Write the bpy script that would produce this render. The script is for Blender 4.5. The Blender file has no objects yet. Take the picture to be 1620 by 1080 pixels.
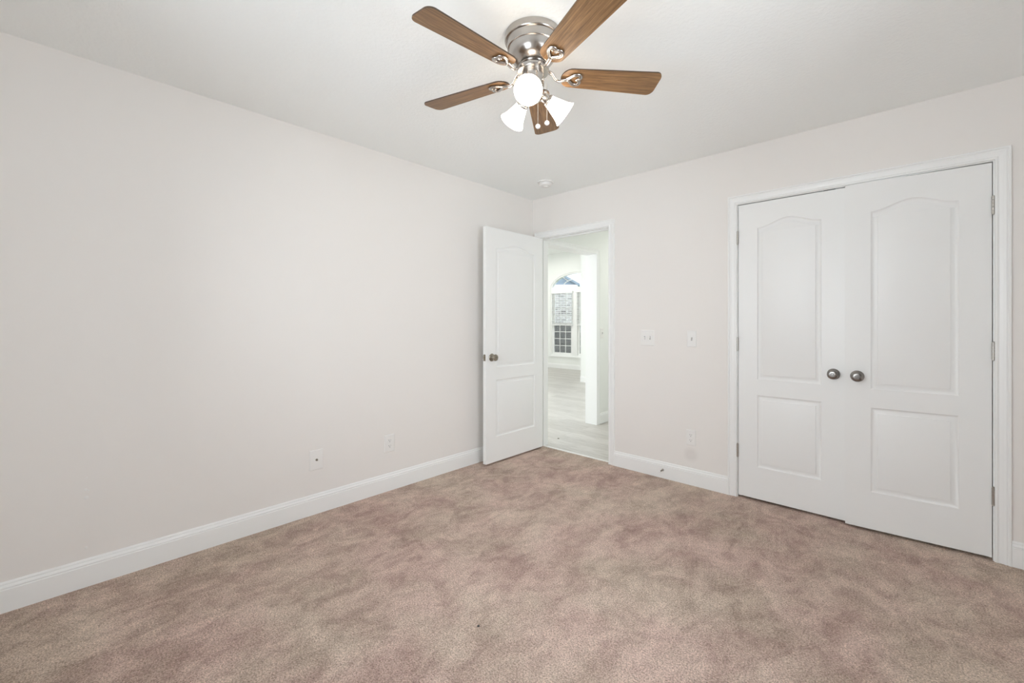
import bpy, bmesh, math, random
from mathutils import Vector, Matrix
from mathutils.geometry import tessellate_polygon
random.seed(7)
PI = math.pi
S = bpy.context.scene
COL = S.collection

# ---------------------------------------------------------------- camera, sky, light, exposure
CAM = Vector((2.8105, -3.2981, 1.2170)); YAW = math.radians(43.20)
cd = bpy.data.cameras.new('camera'); cam = bpy.data.objects.new('camera', cd); COL.objects.link(cam)
cd.sensor_width = 36.0; cd.lens = 684.56 / 1620 * 36; cd.shift_y = -29.35 / 1620
cd.clip_start = 0.05; cd.clip_end = 200
cam.location = CAM; cam.rotation_euler = (PI / 2, 0, YAW); S.camera = cam

S.view_settings.view_transform = 'Standard'; S.view_settings.look = 'None'
S.view_settings.gamma = 1; S.view_settings.use_curve_mapping = False
S.view_settings.exposure = 0.0
S.cycles.diffuse_bounces = 8; S.cycles.max_bounces = 14; S.cycles.transparent_max_bounces = 16
S.cycles.sample_clamp_indirect = 6.0

w = bpy.data.worlds.new('sky'); S.world = w; w.use_nodes = True
w.node_tree.nodes['Background'].inputs[0].default_value = (0.80, 0.90, 1.0, 1)
w.node_tree.nodes['Background'].inputs[1].default_value = 3.5

def area(name, loc, rot, sx, sy, power, color):
    l = bpy.data.lights.new(name, 'AREA'); l.shape = 'RECTANGLE'; l.size = sx; l.size_y = sy
    l.energy = power; l.color = color
    o = bpy.data.objects.new(name, l); COL.objects.link(o); o.location = loc; o.rotation_euler = rot
    return o
# daylight through the bedroom windows behind the camera
area('daylight_near_window', (1.75, -4.01, 1.45), (PI / 2 + .07, 0, 0), 1.75, 1.35, 35.5, (0.905, 0.96, 1.0))
area('daylight_right_window', (4.01, -2.2, 1.45), (PI / 2 + .07, 0, PI / 2), 1.3, 1.35, 36, (0.90, 0.96, 1.0))
# daylight set at the unseen windows of the big room
area('added_daylight_great_room', (-6.85, -0.35, 1.6), (PI / 2, 0, -PI / 2), 3.0, 2.1, 400, (0.96, 0.98, 1.0))  # left window and its daylight are added to light the big room
area('daylight_great_room_near', (-2.6, -2.42, 1.6), (PI / 2, 0, 0), 1.6, 1.5, 6, (0.96, 0.98, 1.0))

# unseen fill light added in the big room's bay to brighten its window wall
area('bay_fill_light', (-4.1, 4.7, 3.05), (0, 0, 0), 0.6, 0.6, 27, (1.0, 0.985, 0.95))
# unseen fill light added to brighten the hall, right of the doorway
area('hall_fill_light', (0.72, 1.9, 2.40), (0, 0, 0), 0.35, 0.35, 7.5, (1.0, 0.98, 0.93))

# ---------------------------------------------------------------- materials
def mat(name, col, rough=0.5, metal=0.0, spec=0.5):
    m = bpy.data.materials.new(name); m.use_nodes = True
    b = m.node_tree.nodes['Principled BSDF']
    b.inputs['Base Color'].default_value = (*col, 1); b.inputs['Roughness'].default_value = rough
    b.inputs['Metallic'].default_value = metal; b.inputs['Specular IOR Level'].default_value = spec
    return m
def nd(m, t, **kw):
    n = m.node_tree.nodes.new(t)
    for k, v in kw.items():
        if k in n.inputs.keys(): n.inputs[k].default_value = v
        else: setattr(n, k, v)
    return n
def lk(m, a, b): m.node_tree.links.new(a, b)
def bsdf(m): return m.node_tree.nodes['Principled BSDF']
def coords(m, scale=(1, 1, 1), rot=(0, 0, 0)):
    tc = nd(m, 'ShaderNodeTexCoord'); mp = nd(m, 'ShaderNodeMapping')
    mp.inputs['Scale'].default_value = scale; mp.inputs['Rotation'].default_value = rot
    lk(m, tc.outputs['Object'], mp.inputs['Vector']); return mp.outputs['Vector']
def noise(m, vec, scale, detail=2, rough=0.5, dist=0.0):
    n = nd(m, 'ShaderNodeTexNoise'); n.inputs['Scale'].default_value = scale
    n.inputs['Detail'].default_value = detail; n.inputs['Roughness'].default_value = rough
    n.inputs['Distortion'].default_value = dist
    lk(m, vec, n.inputs['Vector']); return n.outputs['Fac']
def ramp(m, fac, stops):
    r = nd(m, 'ShaderNodeValToRGB'); e = r.color_ramp.elements
    while len(e) < len(stops): e.new(0.5)
    for i, (p, c) in enumerate(stops):
        e[i].position = p; e[i].color = (*c, 1) if len(c) == 3 else c
    lk(m, fac, r.inputs['Fac']); return r.outputs['Color']
def mix(m, a, b, fac, mode='MIX'):
    n = nd(m, 'ShaderNodeMix'); n.data_type = 'RGBA'; n.blend_type = mode
    for v, s in ((fac, n.inputs[0]), (a, n.inputs[6]), (b, n.inputs[7])):
        if hasattr(v, 'is_linked'): lk(m, v, s)
        elif isinstance(v, tuple): s.default_value = (*v, 1)
        else: s.default_value = v
    return n.outputs[2]
def bump(m, height, strength, dist=0.01):
    b = nd(m, 'ShaderNodeBump'); b.inputs['Strength'].default_value = strength; b.inputs['Distance'].default_value = dist
    lk(m, height, b.inputs['Height']); lk(m, b.outputs['Normal'], bsdf(m).inputs['Normal'])

M = {}
M['wall'] = m = mat('painted wall warm white', (0.83, 0.802, 0.772), 0.62, spec=0.3)
v = coords(m); bump(m, noise(m, v, 320, 2), 0.06, 0.002)
lk(m, mix(m, (0.83, 0.802, 0.772), (0.822, 0.795, 0.766), noise(m, v, 1.6, 3)), bsdf(m).inputs['Base Color'])
# the back wall carries one faint round scuff below its outlet
M['wall_scuffed'] = m = mat('painted wall with a faint scuff', (0.83, 0.802, 0.772), 0.62, spec=0.3)
v = coords(m); bump(m, noise(m, v, 320, 2), 0.06, 0.002)
dst = nd(m, 'ShaderNodeVectorMath', operation='DISTANCE'); dst.inputs[1].default_value = (1.56, 0, 0.225)
lk(m, v, dst.inputs[0])
fac = ramp(m, dst.outputs['Value'], [(0.028, (0.7, 0.7, 0.7)), (0.062, (0, 0, 0))])
base = mix(m, (0.83, 0.802, 0.772), (0.822, 0.795, 0.766), noise(m, v, 1.6, 3))
lk(m, mix(m, base, (0.73, 0.70, 0.675), fac), bsdf(m).inputs['Base Color'])
M['hall_wall'] = m = mat('painted hall wall white', (0.86, 0.875, 0.85), 0.6, spec=0.3)
M['ceiling'] = m = mat('textured ceiling white', (0.935, 0.955, 0.945), 0.8, spec=0.2)
v = coords(m); bump(m, ramp(m, noise(m, v, 62, 3, 0.55), [(0.42, (0, 0, 0)), (0.62, (1, 1, 1))]), 0.15, 0.004)
M['trim'] = mat('semi gloss white trim', (0.875, 0.88, 0.87), 0.34)
M['door'] = m = mat('semi gloss white door', (0.86, 0.865, 0.855), 0.36)
v = coords(m, (1, 1, 0.12)); bump(m, noise(m, v, 170, 3), 0.05, 0.001)
M['plate'] = mat('white plastic', (0.84, 0.83, 0.81), 0.35)
M['slot'] = mat('dark slot', (0.05, 0.05, 0.05), 0.6)
M['slot_grey'] = mat('shaded toggle slot', (0.42, 0.41, 0.40), 0.6)
M['dark'] = mat('shade toned closet walls', (0.30, 0.29, 0.28), 0.9)  # shade inside the shut closet put into its wall colour
M['nickel'] = m = mat('brushed nickel', (0.50, 0.47, 0.44), 0.25, 1.0)
v = coords(m, (1, 1, 25)); bump(m, noise(m, v, 40, 2), 0.04, 0.001)
M['knob'] = mat('satin nickel knob', (0.27, 0.255, 0.24), 0.25, 1.0)
M['bronze'] = mat('aged nickel knob', (0.33, 0.30, 0.25), 0.28, 1.0)
M['steel'] = mat('hinge steel', (0.50, 0.48, 0.45), 0.35, 1.0)
# carpet
M['carpet'] = m = mat('brown taupe cut pile carpet', (0.4, 0.3, 0.25), 0.95, spec=0.1)
v = coords(m)
big = noise(m, v, 1.9, 4, 0.55, 0.7)
mid = noise(m, coords(m, (1, 0.62, 1), (0, 0, 0.75)), 6.6, 9, 0.72, 0.8)
sml = noise(m, coords(m, (1, 0.7, 1), (0, 0, -0.5)), 15, 8, 0.72, 0.6)
tuft = nd(m, 'ShaderNodeTexVoronoi'); tuft.inputs['Scale'].default_value = 200; lk(m, v, tuft.inputs['Vector'])
tdist = tuft.outputs['Distance']; fine = noise(m, v, 165, 4, 0.75)
hue = noise(m, coords(m, (1, 1, 1), (0, 0, 0.3)), 1.5, 4, 0.6)
hf = ramp(m, hue, [(0.40, (0, 0, 0)), (0.60, (1, 1, 1))])
light = mix(m, (0.86, 0.715, 0.60), (0.86, 0.665, 0.58), hf)
dark = mix(m, (0.44, 0.343, 0.28), (0.44, 0.304, 0.267), hf)
f1 = ramp(m, big, [(0.38, (0, 0, 0)), (0.60, (1, 1, 1))])
f2 = ramp(m, mid, [(0.42, (0, 0, 0)), (0.57, (1, 1, 1))])
f3 = ramp(m, sml, [(0.36, (0, 0, 0)), (0.62, (1, 1, 1))])
nap = mix(m, mix(m, f1, f2, 0.62), f3, 0.36)
c = mix(m, dark, light, nap)
c = mix(m, c, ramp(m, fine, [(0.34, (0.42, 0.40, 0.38)), (0.50, (1, 1, 1)), (0.66, (1.35, 1.35, 1.35))]), 0.9, 'MULTIPLY')
c = mix(m, c, ramp(m, tdist, [(0.10, (1.05, 1.05, 1.05)), (0.75, (0.66, 0.64, 0.62))]), 0.8, 'MULTIPLY')
lk(m, c, bsdf(m).inputs['Base Color'])
hb = nd(m, 'ShaderNodeMath', operation='MULTIPLY_ADD'); lk(m, tdist, hb.inputs[0]); hb.inputs[1].default_value = -0.9; lk(m, fine, hb.inputs[2])
bump(m, hb.outputs[0], 0.55, 0.008)
# vinyl planks
M['plank'] = m = mat('pale grey oak planks', (0.6, 0.56, 0.5), 0.33)
v = coords(m, (1, 1, 1), (0, 0, 0))
br = nd(m, 'ShaderNodeTexBrick'); br.offset = 0.37
br.inputs['Scale'].default_value = 1.0; br.inputs['Brick Width'].default_value = 1.2; br.inputs['Row Height'].default_value = 0.17
br.inputs['Mortar Size'].default_value = 0.0012; br.inputs['Color1'].default_value = (0.60, 0.575, 0.545, 1)
br.inputs['Color2'].default_value = (0.50, 0.475, 0.445, 1); br.inputs['Mortar'].default_value = (0.36, 0.33, 0.29, 1)
lk(m, v, br.inputs['Vector'])
gr = noise(m, coords(m, (1.6, 22, 1)), 3.0, 5, 0.65, 0.4)
lk(m, mix(m, br.outputs['Color'], ramp(m, gr, [(0.3, (0.72, 0.70, 0.67)), (0.6, (1.06, 1.06, 1.06))]), 0.9, 'MULTIPLY'), bsdf(m).inputs['Base Color'])
# fan blade wood, grain along local x
M['wood'] = m = mat('walnut blade veneer', (0.3, 0.15, 0.07), 0.42)
v = coords(m, (1.3, 20, 6))
g1 = noise(m, v, 3.2, 6, 0.7, 0.5); g2 = noise(m, coords(m, (2.5, 90, 10)), 3.0, 3, 0.6)
c = ramp(m, g1, [(0.28, (0.098, 0.050, 0.021)), (0.46, (0.215, 0.117, 0.050)), (0.62, (0.325, 0.185, 0.082)), (0.75, (0.225, 0.122, 0.053))])
c = mix(m, c, ramp(m, g2, [(0.35, (0.62, 0.58, 0.55)), (0.6, (1.06, 1.05, 1.04))]), 0.8, 'MULTIPLY')
lk(m, c, bsdf(m).inputs['Base Color']); bump(m, g2, 0.05, 0.001)
M['blade_edge'] = mat('dark blade edge', (0.06, 0.035, 0.02), 0.5)
def emis(name, col, strength):
    m = mat(name, (0.9, 0.88, 0.84), 0.3)
    b = bsdf(m); b.inputs['Emission Color'].default_value = (*col, 1); b.inputs['Emission Strength'].default_value = strength
    return m
M['shade'] = emis('lit frosted glass', (1.0, 0.87, 0.71), 10.0)
M['bulb'] = emis('lit bulb', (1.0, 0.88, 0.73), 22.0)
# window glass: mostly see-through with a fresnel reflection
M['glass'] = m = bpy.data.materials.new('window glass'); m.use_nodes = True
nt = m.node_tree; nt.nodes.remove(nt.nodes['Principled BSDF'])
tr = nd(m, 'ShaderNodeBsdfTransparent'); gl = nd(m, 'ShaderNodeBsdfGlossy'); gl.inputs['Roughness'].default_value = 0.02
fr = nd(m, 'ShaderNodeFresnel'); fr.inputs['IOR'].default_value = 1.45; mx = nd(m, 'ShaderNodeMixShader')
lk(m, fr.outputs[0], mx.inputs[0]); lk(m, tr.outputs[0], mx.inputs[1]); lk(m, gl.outputs[0], mx.inputs[2])
lk(m, mx.outputs[0], nt.nodes['Material Output'].inputs[0])
M['screen'] = m = bpy.data.materials.new('insect screen mesh'); m.use_nodes = True
nt = m.node_tree; b = nt.nodes['Principled BSDF']; b.inputs['Base Color'].default_value = (0.05, 0.055, 0.06, 1); b.inputs['Roughness'].default_value = 0.9
tr = nd(m, 'ShaderNodeBsdfTransparent'); mx = nd(m, 'ShaderNodeMixShader'); mx.inputs[0].default_value = 0.52
lk(m, tr.outputs[0], mx.inputs[1]); lk(m, b.outputs[0], mx.inputs[2]); lk(m, mx.outputs[0], nt.nodes['Material Output'].inputs[0])
M['brick'] = m = mat('pale brick', (0.5, 0.45, 0.42), 0.9)
tc = nd(m, 'ShaderNodeTexCoord'); sx = nd(m, 'ShaderNodeSeparateXYZ'); cx = nd(m, 'ShaderNodeCombineXYZ')
lk(m, tc.outputs['Object'], sx.inputs[0]); ad = nd(m, 'ShaderNodeMath', operation='ADD')
lk(m, sx.outputs[0], ad.inputs[0]); lk(m, sx.outputs[1], ad.inputs[1]); lk(m, ad.outputs[0], cx.inputs[0]); lk(m, sx.outputs[2], cx.inputs[1])
br = nd(m, 'ShaderNodeTexBrick'); br.inputs['Scale'].default_value = 1.0; br.inputs['Brick Width'].default_value = 0.23
br.inputs['Row Height'].default_value = 0.08; br.inputs['Mortar Size'].default_value = 0.009
br.inputs['Color1'].default_value = (0.40, 0.36, 0.34, 1); br.inputs['Color2'].default_value = (0.16, 0.145, 0.14, 1)
br.inputs['Mortar'].default_value = (0.60, 0.58, 0.55, 1); lk(m, cx.outputs[0], br.inputs['Vector'])
lk(m, br.outputs['Color'], bsdf(m).inputs['Base Color'])
M['shingle'] = m = mat('blue grey shingles', (0.17, 0.20, 0.23), 0.9)
lk(m, ramp(m, noise(m, coords(m, (0.3, 0.3, 14)), 2, 2), [(0.35, (0.17, 0.21, 0.25)), (0.65, (0.22, 0.265, 0.31))]), bsdf(m).inputs['Base Color'])
M['lawn'] = m = mat('lawn green', (0.12, 0.18, 0.06), 0.95)
lk(m, ramp(m, noise(m, coords(m), 9, 4), [(0.3, (0.07, 0.11, 0.035)), (0.7, (0.16, 0.21, 0.08))]), bsdf(m).inputs['Base Color'])

# ---------------------------------------------------------------- mesh helpers
def prop(o, label=None, cat=None, group=None, kind=None):
    if label: o['label'] = label
    if cat: o['category'] = cat
    if group: o['group'] = group
    if kind: o['kind'] = kind
    return o
def obj(name, bm, m, parent=None, smooth=None, bevel=0.0, label=None):
    bmesh.ops.remove_doubles(bm, verts=bm.verts, dist=1e-6)
    bmesh.ops.recalc_face_normals(bm, faces=bm.faces)
    me = bpy.data.meshes.new(name); bm.to_mesh(me); bm.free()
    for mm in (m if isinstance(m, list) else [m]): me.materials.append(mm)
    if smooth is not None:
        for p in me.polygons: p.use_smooth = True
        me.set_sharp_from_angle(angle=math.radians(smooth))
    o = bpy.data.objects.new(name, me); COL.objects.link(o)
    if parent: o.parent = parent
    if bevel:
        b = o.modifiers.new('bevel', 'BEVEL'); b.width = bevel; b.segments = 2; b.limit_method = 'ANGLE'
        b.angle_limit = math.radians(50); b.harden_normals = False
    if label: o['label'] = label
    return o
def empty(name, loc, label, cat, group=None, rotz=0.0):
    o = bpy.data.objects.new(name, None); COL.objects.link(o); o.empty_display_size = 0.05
    o.location = loc; o.rotation_euler = (0, 0, rotz); return prop(o, label, cat, group)
def bx(bm, x0, x1, y0, y1, z0, z1):
    r = bmesh.ops.create_cube(bm, size=1.0)['verts']
    bmesh.ops.transform(bm, matrix=Matrix.Translation(((x0 + x1) / 2, (y0 + y1) / 2, (z0 + z1) / 2)) @
                        Matrix.Diagonal((x1 - x0, y1 - y0, z1 - z0, 1)), verts=r)
    return r
def lathe(bm, prof, seg=40, mtx=None):
    rings = []
    for r, z in prof:
        if r < 1e-6: rings.append([bm.verts.new((0, 0, z))])
        else: rings.append([bm.verts.new((r * math.cos(2 * PI * i / seg), r * math.sin(2 * PI * i / seg), z)) for i in range(seg)])
    for a, b in zip(rings, rings[1:]):
        for i in range(seg):
            j = (i + 1) % seg
            if len(a) == 1 and len(b) == 1: continue
            if len(a) == 1: bm.faces.new((a[0], b[j], b[i]))
            elif len(b) == 1: bm.faces.new((a[i], a[j], b[0]))
            else: bm.faces.new((a[i], a[j], b[j], b[i]))
    vs = [x for r in rings for x in r]
    if mtx is not None: bmesh.ops.transform(bm, matrix=mtx, verts=vs)
    return vs
def tube(bm, pts, rad, seg=10, closed=False, flat=1.0):
    pts = [Vector(p) for p in pts]; n = len(pts)
    rads = rad if isinstance(rad, (list, tuple)) else [rad] * n
    rings = []; up = Vector((0, 0, 1))
    for i, p in enumerate(pts):
        a = pts[(i - 1) % n] if (closed or i > 0) else p
        b = pts[(i + 1) % n] if (closed or i < n - 1) else p
        t = (b - a).normalized()
        s = t.cross(up)
        if s.length < 1e-3: s = t.cross(Vector((0, 1, 0)))
        s.normalize(); u = s.cross(t).normalized()
        rings.append([bm.verts.new(p + (s * math.cos(2 * PI * k / seg) + u * flat * math.sin(2 * PI * k / seg)) * rads[i]) for k in range(seg)])
    rng = range(n) if closed else range(n - 1)
    for i in rng:
        a, b = rings[i], rings[(i + 1) % n]
        for k in range(seg):
            j = (k + 1) % seg; bm.faces.new((a[k], a[j], b[j], b[k]))
    if not closed: bm.faces.new(rings[0]); bm.faces.new(rings[-1])
def plate(bm, outer, holes, mp, d0, d1, caps=(True, True)):
    """A slab with holes: 2-D loops; mp(a, b, depth) -> point."""
    loops = [outer] + holes
    flat = [Vector((a, b, 0)) for lp in loops for a, b in lp]
    tris = tessellate_polygon([[Vector((a, b, 0)) for a, b in lp] for lp in loops])
    for d, on in ((d0, caps[0]), (d1, caps[1])):
        if on:
            vs = [bm.verts.new(mp(p.x, p.y, d)) for p in flat]
            for t in tris:
                try: bm.faces.new([vs[i] for i in t])
                except ValueError: pass
    for lp in loops:
        A = [bm.verts.new(mp(a, b, d0)) for a, b in lp]; B = [bm.verts.new(mp(a, b, d1)) for a, b in lp]
        for i in range(len(lp)):
            j = (i + 1) % len(lp); bm.faces.new((A[i], A[j], B[j], B[i]))
def rect(a0, a1, b0, b1): return [(a0, b0), (a1, b0), (a1, b1), (a0, b1)]
XZ = lambda a, b, d: (a, d, b)      # slab in a y = const plane
YZ = lambda a, b, d: (d, a, b)      # slab in an x = const plane
def slab(name, outer, holes, mp, d0, d1, m, label, cat='wall'):
    bm = bmesh.new(); plate(bm, outer, holes, mp, d0, d1)
    return prop(obj(name, bm, m), label, cat, kind='structure')
def sweep(bm, path, prof, mp):
    """Mitred sweep of a profile (offset to the left of the path, height) along an open 2-D path."""
    n = len(path); rings = []
    for i, p in enumerate(path):
        p = Vector(p); nrm = []
        if i > 0: t = (p - Vector(path[i - 1])).normalized(); nrm.append(Vector((-t.y, t.x)))
        if i < n - 1: t = (Vector(path[i + 1]) - p).normalized(); nrm.append(Vector((-t.y, t.x)))
        if len(nrm) == 2:
            s = (nrm[0] + nrm[1]); s = s / s.length_squared * 2
        else: s = nrm[0]
        rings.append([bm.verts.new(mp(p.x + s.x * o, p.y + s.y * o, h)) for o, h in prof])
    for a, b in zip(rings, rings[1:]):
        for k in range(len(prof) - 1): bm.faces.new((a[k], a[k + 1], b[k + 1], b[k]))
    bm.faces.new(rings[0]); bm.faces.new(rings[-1])

CASING = [(0, 0), (0, .009), (.003, .011), (.010, .011), (.013, .008), (.018, .008), (.030, .0105), (.040, .014), (.043, .0125),
          (.046, .0125), (.049, .0165), (.055, .0165), (.057, .014), (.057, 0)]
BASE = [(0, 0), (0, .015), (.094, .015), (.097, .0125), (.1005, .0125), (.1025, .0145), (.106, .0135), (.112, .009), (.1145, .0075),
        (.1165, .0085), (.121, .0075), (.126, .004), (.126, 0)]
def baseboard(name, a0, a1, mp, label, m=None):
    """mp(along, z, out) -> point"""
    bm = bmesh.new()
    A = [bm.verts.new(mp(a0, z, o)) for z, o in BASE]; B = [bm.verts.new(mp(a1, z, o)) for z, o in BASE]
    for k in range(len(BASE)):
        j = (k + 1) % len(BASE); bm.faces.new((A[k], A[j], B[j], B[k]))
    bm.faces.new(A); bm.faces.new(B)
    return prop(obj(name, bm, M['trim']), label, 'baseboard', kind='structure')

# ---------------------------------------------------------------- bedroom shell
H = 2.44; RX = 3.75; NY = -3.85
D0, D1, DT = .096, .857, 2.044          # bedroom doorway, clear jamb faces and head
C0, C1, CT = 1.887, 3.089, 2.044        # closet opening
bm = bmesh.new(); bx(bm, 0, RX, NY, 0.055, -.09, 0); bx(bm, C0 - .15, C1 + .15, 0.055, .75, -.09, 0)
prop(obj('floor', bm, M['carpet']), 'taupe brown cut pile carpet covering the bedroom floor', 'carpet', kind='structure')
bm = bmesh.new(); bx(bm, 0, RX + .14, NY - .14, .115, H, H + .1)
prop(obj('ceiling', bm, M['ceiling']), 'off-white lightly textured bedroom ceiling', 'ceiling', kind='structure')
slab('wall_back', rect(0, RX, -.09, H), [rect(D0 - .02, D1 + .02, -.05, DT + .02), rect(C0 - .02, C1 + .02, -.05, CT + .02)], XZ, 0, .115,
     M['wall_scuffed'], 'warm white bedroom wall with the doorway and the closet')
slab('wall_left', rect(NY - .14, 0, -.09, 3.12), [], YZ, -.143, 0, M['wall'], 'long blank warm white wall on the left')
nwin = (.85, 2.65, .75, 2.1); rwin = (-2.85, -1.55, .75, 2.1)
slab('wall_near', rect(0, RX, -.09, H), [rect(*nwin)], XZ, NY - .14, NY, M['wall'], 'warm white bedroom wall behind the camera with a window')
slab('wall_right', rect(NY - .14, .115, -.09, H), [rect(*rwin)], YZ, RX, RX + .14, M['wall'], 'warm white bedroom wall on the right with a window')
# spackle flecks on the left wall
wl = bpy.data.objects['wall_left']
for y, z, r in ((-3.187, .408, .0085), (-3.189, .446, .006), (-3.18, .440, .004), (-3.188, .177, .006), (-3.186, .50, .004)):
    bm = bmesh.new(); lathe(bm, [(r, -.0005), (r, .0004), (r * .6, .0012), (0, .0014)], 14, Matrix.Translation((0, y, z)) @ Matrix.Rotation(PI / 2, 4, 'Y'))
    obj('spackle_fleck', bm, M['plate'], wl, 40, label='small white fleck of filler')

# closet interior
bm = bmesh.new(); x0, x1 = C0 - .15, C1 + .15
bx(bm, x0 - .08, x0, .115, .80, -.09, H); bx(bm, x1, x1 + .08, .115, .80, -.09, H); bx(bm, x0, x1, .72, .80, -.09, H); bx(bm, x0, x1, .115, .72, H, H + .08)
prop(obj('wall_closet', bm, M['dark']), 'inside walls of the shut closet', 'wall', kind='structure')

# door frames: jambs, stops and casings
def door_frame(name, a0, a1, top, d_in, d_out, label, stop, both=True):
    bm = bmesh.new()
    for x, y in ((a0 - .02, a0), (a1, a1 + .02)): bx(bm, x, y, d_in, d_out, -.02, top + .02)
    bx(bm, a0, a1, d_in, d_out, top, top + .02)
    s0, s1 = stop
    bx(bm, a0, a0 + .011, s0, s1, -.02, top); bx(bm, a1 - .011, a1, s0, s1, -.02, top); bx(bm, a0 + .011, a1 - .011, s0, s1, top - .011, top)
    r = .005
    path = [(a0 - r, -.02), (a0 - r, top + r), (a1 + r, top + r), (a1 + r, -.02)]
    sweep(bm, path, CASING, lambda a, b, h: (a, d_in - h, b))
    if both: sweep(bm, path, CASING, lambda a, b, h: (a, d_out + h, b))
    return prop(obj(name, bm, M['trim']), label, 'door frame', kind='structure')
door_frame('trim_1', D0, D1, DT, 0, .115, 'white casing and jamb around the open bedroom doorway', (.037, .075))
door_frame('trim_2', C0, C1, CT, 0, .115, 'white moulded casing around the double closet doors', (.040, .075), both=False)

# ---------------------------------------------------------------- moulded two panel doors
def arch_panel(x0, x1, z0, z1, rise, n=48):
    if rise == 0: return [(x0, z0), (x1, z0), (x1, z1), (x0, z1)]
    pts = [(x0, z0), (x1, z0)]
    for i in range(n + 1):
        t = i / n; pts.append((x1 + (x0 - x1) * t, z1 + rise * (0.5 - 0.5 * math.cos(2 * PI * t)) ** 1.0))
    return pts
def inset(lp, d):
    n = len(lp); out = []
    for i in range(n):
        p = Vector(lp[i]); a = (p - Vector(lp[i - 1])).normalized(); b = (Vector(lp[(i + 1) % n]) - p).normalized()
        na, nb = Vector((-a.y, a.x)), Vector((-b.y, b.x)); s = na + nb; s = s / s.length_squared * 2
        out.append((p.x + s.x * d, p.y + s.y * d))
    return out
RELIEF = [(0, 0), (.003, .0035), (.007, .0065), (.011, .0075), (.014, .0078), (.020, .0068), (.027, .0050), (.0305, .0042), (.0318, .0012), (.034, .0007)]
def leaf_mesh(wd, ht, margin=.118, th=.035):
    """Door leaf: x 0..wd, z 0..ht, front face at y = 0 (facing -y), back at y = th."""
    bm = bmesh.new()
    panels = [arch_panel(margin, wd - margin, .815, 1.850, .048), arch_panel(margin, wd - margin, .216, .708, 0)]
    outer = rect(0, wd, 0, ht)
    for y, sg in ((0, 1), (th, -1)):
        loops = [outer] + panels
        flat = [Vector((a, b, 0)) for lp in loops for a, b in lp]
        tris = tessellate_polygon([[Vector((a, b, 0)) for a, b in lp] for lp in loops])
        vs = [bm.verts.new((p.x, y, p.y)) for p in flat]
        for t in tris:
            try: bm.faces.new([vs[i] for i in t])
            except ValueError: pass
        for lp in panels:
            prev = None
            for d, h in RELIEF:
                ring = [bm.verts.new((a, y + sg * h, b)) for a, b in inset(lp, d)]
                if prev:
                    for i in range(len(ring)):
                        j = (i + 1) % len(ring); bm.faces.new((prev[i], prev[j], ring[j], ring[i]))
                prev = ring
            last = inset(lp, RELIEF[-1][0])
            for t in tessellate_polygon([[Vector((a, b, 0)) for a, b in last]]):
                bm.faces.new([prev[i] for i in t])
    A = [bm.verts.new((a, 0, b)) for a, b in outer]; B = [bm.verts.new((a, th, b)) for a, b in outer]
    for i in range(4): j = (i + 1) % 4; bm.faces.new((A[i], A[j], B[j], B[i]))
    return bm
def door_leaf(name, wd, ht, loc, rotz, label):
    o = obj(name, leaf_mesh(wd, ht), M['door'], smooth=24)
    o.location = loc; o.rotation_euler = (0, 0, rotz)
    return prop(o, label, 'door', kind='structure')
KNOB = [(.0, 0), (.033, 0), (.0335, .003), (.031, .0065), (.026, .009), (.015, .011), (.0125, .014), (.0115, .026), (.015, .031),
        (.023, .036), (.0278, .042), (.0285, .047), (.0272, .0515), (.0235, .0545), (.015, .0562), (.0095, .0562), (.0085, .0535), (.0050, .0535), (.0042, .0570), (0, .0575)]
def knob(parent, x, z, y, sg, m, label):
    bm = bmesh.new(); lathe(bm, KNOB, 40, Matrix.Translation((x, y, z)) @ Matrix.Rotation(PI / 2 * sg, 4, 'X'))
    return obj('door_knob', bm, m, parent, 35, label=label)
def hinge(parent, x, y, z, label='satin metal butt hinge'):
    bm = bmesh.new(); L = .089; r = .0068
    for k in range(5):
        a = -L / 2 + k * L / 5 + .0006; b = a + L / 5 - .0012
        lathe(bm, [(0, a), (r, a), (r, b), (0, b)], 16, Matrix.Translation((x, y, z)))
    for s in (-1, 1): lathe(bm, [(0, s * (L / 2)), (.005, s * (L / 2)), (.0055, s * (L / 2 + .003)), (.003, s * (L / 2 + .005)), (0, s * (L / 2 + .0055))], 16, Matrix.Translation((x, y, z)))
    bx(bm, x - .002, x + .002, y, y + .03, z - L / 2, z + L / 2)
    return obj('hinge', bm, M['steel'], parent, 40, label=label)

# bedroom door, swung open against the left wall: seen is its hall side
LW = .758; HT = 2.022
door = door_leaf('door_1', LW, HT, (.1415, -.020, .016), -PI / 2, 'white two panel arch top door standing open beside the left wall')
# local frame of this leaf: x runs from the hinge to the free edge, front (-y) faces... the left wall
door.rotation_euler = (0, 0, -PI / 2); door.location = (.1065, -.020, .016)
# with rotz -90: local +x -> -y world, local +y -> +x world, so the visible face is local y = th
knob(door, LW - .068, .905, .035, -1, M['bronze'], 'aged nickel round knob on the side facing the room')
knob(door, LW - .068, .905, 0, 1, M['bronze'], 'knob on the side facing the left wall')
bm = bmesh.new(); bx(bm, LW, LW + .0015, .005, .030, .905 - .028, .905 + .028); bx(bm, LW, LW + .010, .012, .022, .905 - .009, .905 + .009)
obj('latch', bm, M['bronze'], door, bevel=.001, label='metal latch plate with its bolt on the free edge')
for z in (.25, 1.01, 1.80):
    bm = bmesh.new(); r = .0065; L = .089
    lathe(bm, [(0, z - L / 2), (r, z - L / 2), (r, z + L / 2), (0, z + L / 2)], 16, Matrix.Translation((-.006, -.006, 0)))
    obj('hinge', bm, M['steel'], door, 40)

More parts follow.
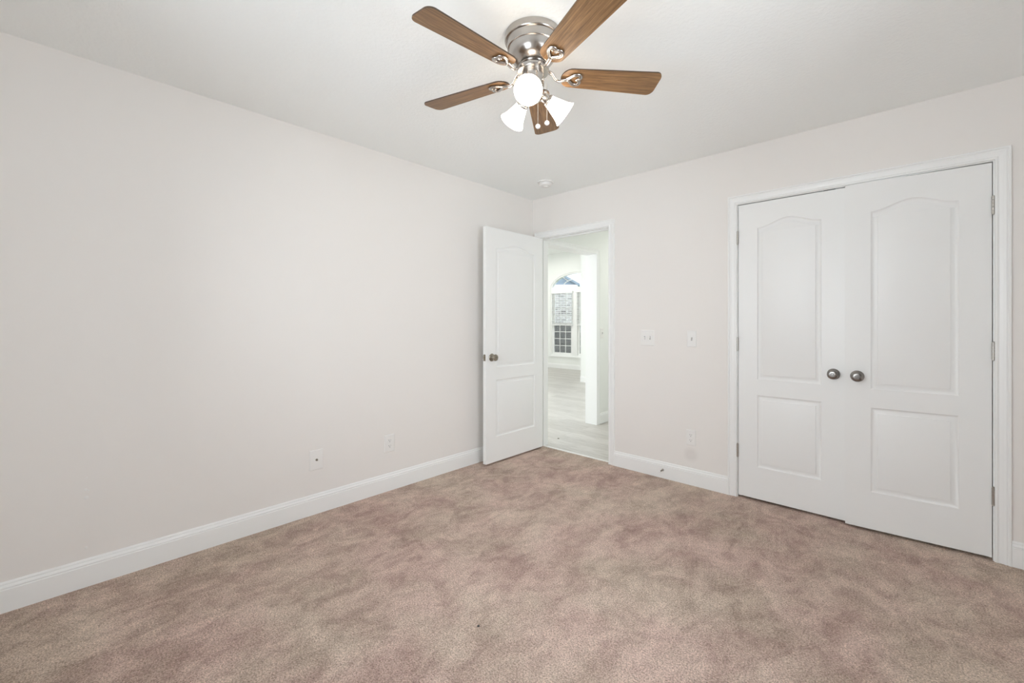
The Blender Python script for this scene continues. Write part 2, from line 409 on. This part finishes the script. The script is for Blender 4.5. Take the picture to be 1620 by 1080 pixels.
# closet leaves
CW = .5965
dl = door_leaf('door_2', CW, HT, (1.8905, .002, .016), 0, 'left leaf of the white closet doors, shut')
knob(dl, CW - .057, .886, 0, 1, M['knob'], 'satin nickel round knob')
for z in (1.797, 1.052, .311): hinge(dl, -.004, -.007, z)
bm = bmesh.new(); bx(bm, .488, .548, .004, .030, HT, HT + .005)
obj('ball_catch', bm, M['slot'], dl, label='dark catch on the top edge of the leaf')
AJ = math.radians(3.6)
dr = door_leaf('door_3', CW, HT, (3.0855, .002, .016), AJ, 'right leaf of the white closet doors, very slightly ajar')
dr.data.transform(Matrix.Translation((-CW, 0, 0)))
knob(dr, -CW + .057, .886, 0, 1, M['knob'], 'satin nickel round knob')
for z in (1.803, 1.057, .316): hinge(dr, .004, -.007, z)

# ---------------------------------------------------------------- baseboards of the bedroom
baseboard('baseboard_left', NY, 0, lambda a, z, o: (o, a, z), 'long white moulded baseboard along the left wall')
baseboard('baseboard_back', D1 + .062, C0 - .062, lambda a, z, o: (a, -o, z), 'short white baseboard between the doorway and the closet')
baseboard('baseboard_right', C1 + .062, RX, lambda a, z, o: (a, -o, z), 'end of white baseboard right of the closet casing')
baseboard('baseboard_near', 0, RX, lambda a, z, o: (a, NY + o, z), 'white baseboard under the window behind the camera')

# bedroom windows behind the camera
def simple_window(name, win, mp, d0, d1, label):
    a0, a1, b0, b1 = win; bm = bmesh.new(); t = .05
    plate(bm, rect(a0, a1, b0, b1), [rect(a0 + t, (a0 + a1) / 2 - .03, b0 + t, (b0 + b1) / 2 - .02), rect((a0 + a1) / 2 + .03, a1 - t, b0 + t, (b0 + b1) / 2 - .02),
          rect(a0 + t, (a0 + a1) / 2 - .03, (b0 + b1) / 2 + .02, b1 - t), rect((a0 + a1) / 2 + .03, a1 - t, (b0 + b1) / 2 + .02, b1 - t)], mp, d0, d1)
    o = prop(obj(name, bm, M['trim']), label, 'window', kind='structure')
    bm = bmesh.new(); plate(bm, rect(a0 + t * .6, a1 - t * .6, b0 + t * .6, b1 - t * .6), [], mp, d0 + (d1 - d0) * .4, d0 + (d1 - d0) * .4 + .004)
    obj('pane', bm, M['glass'], o); return o
simple_window('window_2', nwin, XZ, NY - .10, NY - .05, 'white bedroom window behind the camera')
simple_window('window_3', rwin, YZ, RX + .05, RX + .10, 'white bedroom window on the right wall')

# ---------------------------------------------------------------- hall and big room beyond the doorway
GX = -6.6; GY = -2.25; BAY = -2.284; WY = 6.08; GH = 3.1
O0, O1, OT = .17, 1.166, 2.04            # cased opening in the hall's left wall
bm = bmesh.new()
bx(bm, 0, 1.35, .055, 3.1, -.1, -.004); bx(bm, GX, 0, GY, 4.2, -.1, -.004); bx(bm, GX, BAY, 4.2, WY, -.1, -.004)
prop(obj('floor_hall', bm, M['plank']), 'pale grey oak plank floor seen through the doorway', 'floor', kind='structure')
bm = bmesh.new(); bx(bm, D0, D1, .030, .060, -.02, .004)
prop(obj('trim_3', bm, M['plate'], bevel=.003), 'thin pale threshold strip between carpet and plank floor', 'threshold', kind='structure')
slab('wall_hall_left', rect(0, 4.2, -.1, 3.12), [rect(O0 - .02, O1 + .02, -.05, OT + .02)], YZ, -.143, 0, M['hall_wall'], 'white hall wall with a wide cased opening')
slab('wall_hall_right', rect(.115, 3.1, -.1, H), [], YZ, 1.25, 1.35, M['hall_wall'], 'right wall of the hall beyond the doorway')
slab('wall_hall_end', rect(0, 1.35, -.1, H), [], XZ, 3.1, 3.2, M['hall_wall'], 'end wall of the hall')
bm = bmesh.new(); bx(bm, 0, 1.35, .115, 3.2, H, H + .1)
prop(obj('ceiling_hall', bm, M['ceiling']), 'white ceiling of the hall', 'ceiling', kind='structure')
# cased opening trim
bm = bmesh.new()
for a, b in ((O0 - .02, O0), (O1, O1 + .02)): bx(bm, -.143, 0, a, b, -.02, OT + .02)
bx(bm, -.143, 0, O0, O1, OT, OT + .02)
path = [(O0 - .0, -.02), (O0 - .0, OT), (O1, OT), (O1, -.02)]
sweep(bm, path, CASING, lambda a, b, h: (h, a, b)); sweep(bm, path, CASING, lambda a, b, h: (-.143 - h, a, b))
prop(obj('trim_4', bm, M['trim']), 'white cased opening from the hall into the big bright room', 'door frame', kind='structure')
baseboard('baseboard_hall', O1 + .057, 3.1, lambda a, z, o: (o, a, z), 'white baseboard of the hall right of the cased opening')
lwin = (-1.85, 1.15, .6, 2.6); gwin = (-3.3, -1.9, .9, 2.3)
slab('wall_great_left', rect(GY - .15, WY + .15, -.1, 3.2), [rect(*lwin)], YZ, GX - .15, GX, M['hall_wall'], 'left wall of the big room with an added window')
slab('wall_great_near', rect(GX, -.143, -.1, 3.2), [rect(*gwin)], XZ, GY - .15, GY, M['hall_wall'], 'near wall of the big room with a window')
bm = bmesh.new(); bx(bm, BAY, -.143, 4.2, 4.35, -.1, 3.2); bx(bm, BAY, BAY + .15, 4.35, WY, -.1, 3.2)
prop(obj('wall_great_corner', bm, M['hall_wall']), 'white wall corner in the big room right of the arched window', 'wall', kind='structure')
baseboard('baseboard_corner', BAY, -.143, lambda a, z, o: (a, 4.2 - o, z - .004), 'white baseboard under the wall corner in the big room')
bm = bmesh.new(); bx(bm, GX - .15, -.143, GY - .15, WY + .15, GH, GH + .1)
prop(obj('ceiling_great', bm, M['ceiling']), 'white ceiling of the big room beyond the hall', 'ceiling', kind='structure')
simple_window('window_4', lwin, YZ, GX - .10, GX - .05, 'unseen wide white window added in the left wall to light the big room')
simple_window('window_5', gwin, XZ, GY - .10, GY - .05, 'wide white window in the near wall of the big room')

# arched window
WX0, WX1, WB, WT = -4.545, -2.965, .335, 2.15; RISE = .40; WC = (WX0 + WX1) / 2
def arched(x0, x1, zb, zt, rise, n=36):
    c = (x0 + x1) / 2; r = (x1 - x0) / 2
    return [(x0, zb), (x1, zb)] + [(c + r * math.cos(PI * i / n), zt + rise * math.sin(PI * i / n)) for i in range(n + 1)]
slab('wall_window', rect(GX, BAY + .15, -.1, 3.2), [arched(WX0, WX1, WB, WT, RISE)], XZ, WY, WY + .15, M['hall_wall'], 'far white wall holding the arched window')
baseboard('baseboard_window', GX, BAY, lambda a, z, o: (a, WY - o, z - .004), 'white baseboard under the arched window')
bm = bmesh.new()
ins = arched(WX0 + .035, WX1 - .035, WB + .035, WT, RISE - .035)
plate(bm, arched(WX0, WX1, WB, WT, RISE), [ins], XZ, WY + .02, WY + .12)
# apron sill
bx(bm, WX0 - .04, WX1 + .04, WY - .035, WY + .03, WB - .03, WB)
win = prop(obj('window_1', bm, M['trim']), 'tall arched twin window in the big room seen through the doorway', 'window', kind='structure')
bm = bmesh.new(); bx(bm, WX0 + .03, WX1 - .03, WY + .015, WY + .11, 2.055, 2.165)
obj('transom', bm, M['trim'], win, label='white bar between the arch and the sashes')
bm = bmesh.new(); bx(bm, WC - .083, WC + .083, WY + .015, WY + .11, WB + .03, 2.06)
obj('mullion', bm, M['trim'], win)
bm = bmesh.new(); tube(bm, [(WC + .42 * math.cos(PI * i / 20), WY + .06, 2.165 + .21 * math.sin(PI * i / 20)) for i in range(21)], .011, 8)
for a in (PI * .3, PI * .7): tube(bm, [(WC + .42 * math.cos(a), WY + .06, 2.165 + .21 * math.sin(a)), (WC + .76 * math.cos(a), WY + .06, 2.16 + .38 * math.sin(a))], .009, 8)
obj('grille', bm, M['trim'], win, 40, label='curved bars in the arch')
MEET = 1.185
for s0, s1 in ((WX0 + .035, WC - .083), (WC + .083, WX1 - .035)):
    for z0, z1, y in ((WB + .035, MEET + .02, WY + .045), (MEET - .02, 2.06, WY + .075)):
        bm = bmesh.new(); plate(bm, rect(s0, s1, z0, z1), [rect(s0 + .055, s1 - .055, z0 + .05, z1 - .04)], XZ, y, y + .028)
        sash = obj('sash', bm, M['trim'], win)
        bm = bmesh.new(); a0, a1, b0, b1 = s0 + .055, s1 - .055, z0 + .05, z1 - .04
        for k in (1, 2): xx = a0 + (a1 - a0) * k / 3; bx(bm, xx - .008, xx + .008, y + .008, y + .020, b0, b1)
        for k in (1, 2, 3): zz = b0 + (b1 - b0) * k / 4; bx(bm, a0, a1, y + .009, y + .019, zz - .008, zz + .008)
        obj('muntins', bm, M['trim'], sash)
        bm = bmesh.new(); bx(bm, a0 - .01, a1 + .01, y + .012, y + .016, b0 - .01, b1 + .01); obj('pane', bm, M['glass'], sash)
    bm = bmesh.new(); bx(bm, s0 + .01, s1 - .01, WY + .112, WY + .114, WB + .035, MEET); obj('insect_screen', bm, M['screen'], win, label='grey mesh screen over the lower sash')
bm = bmesh.new(); plate(bm, arched(WX0 + .03, WX1 - .03, 2.16, WT + .02, RISE - .05), [], XZ, WY + .06, WY + .064); obj('pane', bm, M['glass'], win, label='arched pane')
# blinds on the upper sashes
for i, (s0, s1, lab) in enumerate(((WX0 + .04, WC - .045, 'open white slat blind on the left half of the arched window'),
                                   (WC + .045, WX1 - .04, 'open white slat blind on the right half of the arched window'))):
    r = empty('window_blind', ((s0 + s1) / 2, WY - .012, 2.055), lab, 'blind', 'slat blinds half down on the arched window')
    hw = (s1 - s0) / 2
    bm = bmesh.new(); bx(bm, -hw, hw, -.03, .024, -.045, .0); obj('headrail', bm, M['trim'], r, bevel=.003)
    bm = bmesh.new(); n = 15
    for k in range(n):
        vs = bx(bm, -hw + .005, hw - .005, -.024, .024, -.0015, .0015)
        bmesh.ops.transform(bm, matrix=Matrix.Translation((0, -.002, -.075 - k * .054)) @ Matrix.Rotation(math.radians(12), 4, 'X'), verts=vs)
    obj('slats', bm, M['trim'], r)
    bm = bmesh.new(); bx(bm, -hw + .004, hw - .004, -.025, .02, -.905, -.880); obj('bottom_rail', bm, M['trim'], r, bevel=.003)
    bm = bmesh.new()
    for xx in (-hw * .6, hw * .6): tube(bm, [(xx, -.026, -.04), (xx, -.026, -.885)], .0018, 6)
    obj('cords', bm, M['trim'], r)

# the neighbouring brick house outside
hs = empty('brick_house', (-6.40, 10, 0), 'pale brick house with a blue-grey gable outside the arched window', 'house', rotz=math.radians(38))
bm = bmesh.new(); bx(bm, -7.2, -.06, 0, 8, -.4, 2.42); obj('brick_wall', bm, M['brick'], hs)
bm = bmesh.new(); bx(bm, -7.3, .04, -.12, 8.1, 2.42, 2.62); obj('fascia', bm, M['trim'], hs, label='white board above the brick')
bm = bmesh.new(); plate(bm, [(-7.25, 2.62), (.0, 2.62), (-3.62, 4.75)], [], XZ, -.05, 8.0); obj('gable', bm, M['shingle'], hs, label='blue-grey sided gable')
bm = bmesh.new()
plate(bm, [(.12, 2.55), (-3.62, 4.75), (-3.62, 4.85), (.12, 2.65)], [], XZ, -.16, 8.2); plate(bm, [(-7.37, 2.55), (-3.62, 4.75), (-3.62, 4.85), (-7.37, 2.65)], [], XZ, -.16, 8.2)
obj('roof', bm, M['shingle'], hs)
bm = bmesh.new(); bx(bm, -40, 20, WY + .15, 60, -.5, -.4)
prop(obj('ground', bm, M['lawn']), 'lawn outside the arched window', 'ground', kind='structure')

# ---------------------------------------------------------------- wall plates
def wall_frame(kind):      # local x along the wall, local -y out of the wall
    return {'back': 0.0, 'left': PI / 2, 'hall': PI / 2}[kind]
def pl(bm, hw, hh, t=.0055):
    bm2 = [(hw, 0), (hw, .0022), (hw - .004, t)]
    prev = None
    for (w_, y) in bm2:
        d = hw - w_
        ring = [bm.verts.new((sx * (hw - d), -y, sz * (hh - d))) for sx, sz in ((-1, -1), (1, -1), (1, 1), (-1, 1))]
        if prev:
            for i in range(4): j = (i + 1) % 4; bm.faces.new((prev[i], prev[j], ring[j], ring[i]))
        prev = ring
    bm.faces.new(prev)
def screw(parent, x, z):
    bm = bmesh.new(); lathe(bm, [(.0032, 0), (.0032, .0008), (0, .0012)], 12, Matrix.Translation((x, -.0055, z)) @ Matrix.Rotation(PI / 2, 4, 'X'))
    bx(bm, x - .0026, x + .0026, -.0069, -.0066, z - .0004, z + .0004)
    return obj('screw', bm, M['plate'], parent)
def switch(name, loc, rz, hw, hh, toggles, label, cat='light switch'):
    r = empty(name, loc, label, cat, rotz=rz)
    bm = bmesh.new(); pl(bm, hw, hh); p = obj('cover_plate', bm, M['plate'], r)
    for x, up in toggles:
        bm = bmesh.new(); bx(bm, x - .0055, x + .0055, -.0060, -.005, -.0125, .0125); obj('toggle_slot', bm, M['slot_grey'], p)
        bm = bmesh.new(); vs = bx(bm, -.0042, .0042, -.016, .002, -.0055, .0055)
        bmesh.ops.transform(bm, matrix=Matrix.Translation((x, -.005, 0)) @ Matrix.Rotation(math.radians(-28 if up else 28), 4, 'X'), verts=vs)
        obj('toggle', bm, M['plate'], r, bevel=.0015)
        for z in (-.03, .03): screw(p, x, z)
    return r
def outlet(name, loc, rz, hw, hh, label):
    r = empty(name, loc, label, 'outlet', rotz=rz)
    bm = bmesh.new(); pl(bm, hw, hh); p = obj('cover_plate', bm, M['plate'], r)
    for z in (-.0195, .0195):
        bm = bmesh.new()
        lp = [(.0172 * math.cos(a), z + max(-.0138, min(.0138, .0172 * math.sin(a)))) for a in [2 * PI * i / 32 for i in range(32)]]
        plate(bm, lp, [], lambda a, b, d: (a, d, b), -.0072, -.004); s = obj('socket', bm, M['plate'], r)
        bm = bmesh.new()
        bx(bm, -.0075, -.0055, -.0076, -.0070, z - .001, z + .0075); bx(bm, .0055, .0075, -.0076, -.0070, z + .0005, z + .0070)
        lathe(bm, [(.0026, 0), (.0026, .0004), (0, .0004)], 12, Matrix.Translation((0, -.0072, z - .0075)) @ Matrix.Rotation(PI / 2, 4, 'X'))
        obj('slots', bm, M['slot'], s)
    screw(p, 0, 0); return r
switch('light_switch', (1.216, 0, 1.097), 0, .0575, .0635, ((-.023, False), (.023, True)), 'white double toggle switch plate nearest the bedroom doorway')
switch('light_switch', (1.569, 0, 1.097), 0, .034, .061, ((0, True),), 'white single toggle switch plate nearest the closet')
outlet('wall_outlet', (1.5635, 0, .354), 0, .0345, .058, 'white duplex outlet low on the back wall beside the closet')
outlet('wall_outlet', (0, -1.611, .3415), PI / 2, .0415, .0625, 'white duplex outlet low on the left wall near the open door')
cx_ = empty('coax_plate', (0, -2.136, .342), 'white cable jack plate low on the left wall', 'wall plate', rotz=PI / 2)
bm = bmesh.new(); pl(bm, .0425, .0635); p = obj('cover_plate', bm, M['plate'], cx_)
bm = bmesh.new(); lathe(bm, [(.0075, 0), (.0075, .003), (.0048, .003), (.0048, .011), (.0035, .011), (.0035, .006), (0, .006)], 18, Matrix.Translation((0, -.0055, 0)) @ Matrix.Rotation(PI / 2, 4, 'X'))
obj('jack', bm, M['bronze'], cx_, 40, label='threaded metal cable jack')
for z in (-.042, .042): screw(p, 0, z)
switch('light_switch', (0, 1.292, 1.092), PI / 2, .035, .060, ((0, True),), 'white toggle switch plate on the hall wall seen through the doorway')

# spring door stop on the baseboard
ds = empty('door_stop', (1.350, -.0135, .066), 'small metal spring door stop on the baseboard of the back wall', 'door stop')
bm = bmesh.new(); lathe(bm, [(0, 0), (.010, 0), (.010, .003), (.006, .008), (.0045, .010), (0, .010)], 18, Matrix.Rotation(PI / 2, 4, 'X')); obj('base', bm, M['steel'], ds, 40)
bm = bmesh.new(); n = 150
tube(bm, [(.0042 * math.cos(i * .75), -.009 - i * .046 / n, .0042 * math.sin(i * .75)) for i in range(n)], .0011, 6); obj('spring', bm, M['bronze'], ds, 60)
bm = bmesh.new(); lathe(bm, [(0, .054), (.0065, .054), (.0072, .057), (.0072, .065), (.005, .068), (0, .068)], 18, Matrix.Rotation(PI / 2, 4, 'X')); obj('tip', bm, M['plate'], ds, 40, label='white rubber tip')

# two crumbs of litter
for nm, (x, y, z), r, m_, lab in (('carpet_crumb', (1.525, -2.126, .003), .0055, 'slot', 'tiny dark crumb on the carpet in the foreground'),
                             ('floor_crumb', (.040, .366, -.001), .011, 'bronze', 'small grey crumb on the plank floor past the doorway')):
    bm = bmesh.new(); bmesh.ops.create_icosphere(bm, subdivisions=2, radius=r)
    for q in bm.verts: q.co *= 1 + random.uniform(-.3, .3); q.co.z *= .5
    o = obj(nm, bm, M[m_], smooth=80); o.location = (x, y, z); prop(o, lab, 'crumb')

# smoke detector
sd = empty('smoke_detector', (.449, -.358, H), 'round white smoke detector on the ceiling near the corner', 'smoke detector')
bm = bmesh.new(); lathe(bm, [(0, 0), (.070, 0), (.070, -.007), (.067, -.010), (.058, -.010)], 48); obj('base', bm, M['plate'], sd, 40)
bm = bmesh.new(); lathe(bm, [(.056, -.006), (.056, -.020), (.053, -.030), (.045, -.036), (.022, -.038), (.021, -.042), (.018, -.044), (0, -.0445)], 48); b_ = obj('body', bm, M['plate'], sd, 40)
bm = bmesh.new(); lathe(bm, [(.0, -.039), (.007, -.039), (.007, -.0365), (0, -.0365)], 16, Matrix.Translation((.032, .01, 0))); obj('test_button', bm, M['plate'], b_, 40)

# ---------------------------------------------------------------- ceiling fan
Rv = Vector((math.cos(YAW), math.sin(YAW), 0)); Fv = Vector((-math.sin(YAW), math.cos(YAW), 0))
FC = Vector((CAM.x, CAM.y, 0)) + (Rv * (843.2 - 810) / 684.56 + Fv) * 1.844
fan = empty('ceiling_fan', (FC.x, FC.y, H), 'five blade ceiling fan with brown wood blades, brushed nickel housing and lit lamps', 'ceiling fan')
Z = lambda z: z - H
bm = bmesh.new(); lathe(bm, [(0, 0), (.1195, 0), (.1205, -.003), (.1205, Z(2.414)), (.1185, Z(2.411)), (.112, Z(2.4095)), (.1105, Z(2.404)), (.1100, Z(2.384)), (.1085, Z(2.380)),
      (.1035, Z(2.3785)), (.1015, Z(2.372)), (.0985, Z(2.356)), (.092, Z(2.340)), (.081, Z(2.326)), (.067, Z(2.317)), (.058, Z(2.313)), (.056, Z(2.309)), (.052, Z(2.308)), (.052, Z(2.296)), (0, Z(2.296))], 72)
obj('motor_housing', bm, M['nickel'], fan, 28)
bm = bmesh.new(); lathe(bm, [(0, Z(2.300)), (.066, Z(2.300)), (.0685, Z(2.296)), (.0685, Z(2.286)), (.066, Z(2.281)), (.050, Z(2.279)), (0, Z(2.279))], 60)
obj('flywheel', bm, M['nickel'], fan, 30)
bm = bmesh.new(); lathe(bm, [(0, Z(2.282)), (.0465, Z(2.282)), (.0475, Z(2.278)), (.0475, Z(2.226)), (.045, Z(2.220)), (.036, Z(2.216)), (.033, Z(2.210)), (.033, Z(2.186)),
      (.029, Z(2.178)), (.017, Z(2.172)), (.009, Z(2.170)), (.007, Z(2.160)), (.003, Z(2.156)), (0, Z(2.155))], 48)
kit = obj('light_fitter', bm, M['nickel'], fan, 30)
# blades: one mesh, five copies
R0, R1 = .122, .556
def blade_outline():
    pts = []; w0, w1 = .052, .067; rc = .034
    for i in range(13):                      # rounded root
        a = PI / 2 + PI * i / 12; pts.append((R0 + .045 + .045 * math.cos(a), w0 * math.sin(a)))
    for a0, cy in ((-PI / 2, -1), (0, 1)):
        for i in range(9):
            a = a0 + PI / 2 * i / 8; pts.append((R1 - rc * .8 + rc * .8 * math.cos(a), cy * (w1 - rc) + rc * math.sin(a)))
    return pts
PITCH = math.radians(-10.7)
bm = bmesh.new(); ol = blade_outline(); n = len(ol); t = .0055
A = [bm.verts.new((x, y, -t / 2)) for x, y in ol]; B = [bm.verts.new((x, y, t / 2)) for x, y in ol]
bm.faces.new(A); bm.faces.new(B)
for i in range(n): j = (i + 1) % n; f = bm.faces.new((A[i], A[j], B[j], B[i])); f.material_index = 1
bmesh.ops.transform(bm, matrix=Matrix.Rotation(PITCH, 4, 'X'), verts=bm.verts)
ZB = Z(2.271)
blade = obj('blade', bm, [M['wood'], M['blade_edge']], fan); blade.location = (0, 0, ZB)
# iron: curved arm from the flywheel, open heart under the blade root
bm = bmesh.new()
tube(bm, [(.058, 0, Z(2.288) - ZB), (.072, 0, Z(2.288) - ZB), (.084, 0, Z(2.281) - ZB), (.096, 0, -.010), (.110, 0, -.018), (.126, 0, -.015), (.146, 0, -.0095)], [.0125, .0125, .011, .0095, .009, .0095, .0095], 12, flat=.5)
heart = []
for i in range(40):
    a = 2 * PI * i / 40; hx = 16 * math.sin(a) ** 3; hy = 13 * math.cos(a) - 5 * math.cos(2 * a) - 2 * math.cos(3 * a) - math.cos(4 * a)
    heart.append((.143 + (hy + 17) / 29 * .062, hx / 16 * .029, -.0085))
nv = len(bm.verts); tube(bm, heart, .0074, 12, closed=True, flat=.6)
bm.verts.ensure_lookup_table(); bmesh.ops.transform(bm, matrix=Matrix.Rotation(PITCH, 4, 'X'), verts=bm.verts[nv:])
for hx_, hy_ in ((.150, 0), (.196, .017), (.196, -.017)):
    lathe(bm, [(.0042, 0), (.004, -.002), (0, -.003)], 12, Matrix.Rotation(PITCH, 4, 'X') @ Matrix.Translation((hx_, hy_, -.0135)))
iron = obj('blade_iron', bm, M['nickel'], blade, 40, label='brushed nickel heart shaped blade bracket')
PHI = math.radians(50.2)
for k in range(5):
    if k == 0: b, ir = blade, iron
    else:
        b = blade.copy(); COL.objects.link(b); ir = iron.copy(); COL.objects.link(ir); ir.parent = b
    b.rotation_euler = (0, 0, PHI - k * 2 * PI / 5)
# three lit shades
TOCAM = math.atan2(-Fv.y, -Fv.x)
TILT = math.radians(59)
def shade_parts(az):
    d = Vector((math.cos(az), math.sin(az), 0)); ax = (d * math.sin(TILT) - Vector((0, 0, 1)) * math.cos(TILT)).normalized()
    neck = d * .052 + Vector((0, 0, Z(2.188)))
    rot = Vector((0, 0, 1)).rotation_difference(ax).to_matrix().to_4x4(); mt = Matrix.Translation(neck) @ rot
    bm = bmesh.new(); tube(bm, [d * .028 + Vector((0, 0, Z(2.194))), d * .042 + Vector((0, 0, Z(2.195))), neck + ax * .004], .0085, 12)
    lathe(bm, [(0, -.004), (.019, -.004), (.021, 0), (.021, .016), (.0245, .018), (.0265, .022), (.0265, .027), (.020, .027), (0, .020)], 32, mt)
    so = obj('lamp_socket', bm, M['nickel'], fan, 35)
    bm = bmesh.new()
    P = [(.0245, .020), (.0255, .030), (.0290, .045), (.0340, .060), (.0390, .077), (.0445, .094), (.0505, .107), (.0565, .116)]
    lathe(bm, P + [(r - .0025, z) for r, z in reversed(P)], 40, mt); sh = obj('lamp_shade', bm, M['shade'], fan, 60, label='glowing frosted glass bell shade')
    bm = bmesh.new(); lathe(bm, [(0, .027), (.012, .027), (.013, .040), (.019, .056), (.0215, .068), (.019, .080), (.011, .088), (0, .091)], 24, mt); obj('bulb', bm, M['bulb'], sh, 60)
for da in (-10, 109, -144): shade_parts(TOCAM + math.radians(da))
# pull chains
def chain(lat, dep, z0, z1):
    p = Rv * lat + Fv * dep
    bm = bmesh.new(); n = int((z0 - z1) / .006)
    tube(bm, [(p.x, p.y, Z(z0)), (p.x, p.y, Z(z1))], .0009, 6)
    for i in range(n): bmesh.ops.create_icosphere(bm, subdivisions=1, radius=.0018, matrix=Matrix.Translation((p.x, p.y, Z(z0 - i * .006))))
    c_ = obj('pull_chain', bm, M['steel'], fan)
    bm = bmesh.new(); lathe(bm, [(0, .012), (.003, .010), (.0085, .006), (.0105, 0), (.0085, -.006), (.004, -.009), (0, -.010)], 20, Matrix.Translation((p.x, p.y, Z(z1))))
    obj('chain_fob', bm, M['plate'], c_, 60, label='round pale fob')
chain(.019, -.035, 2.215, 2.038); chain(.058, -.018, 2.225, 2.060)
for lat, dep, z in ((.040, -.026, 2.240), (.050, -.02, 2.190)):
    p = Rv * lat + Fv * dep
    bm = bmesh.new(); bmesh.ops.create_uvsphere(bm, u_segments=16, v_segments=10, radius=.007, matrix=Matrix.Translation((p.x, p.y, Z(z))))
    obj('chain_guide', bm, M['nickel'], kit, 60)
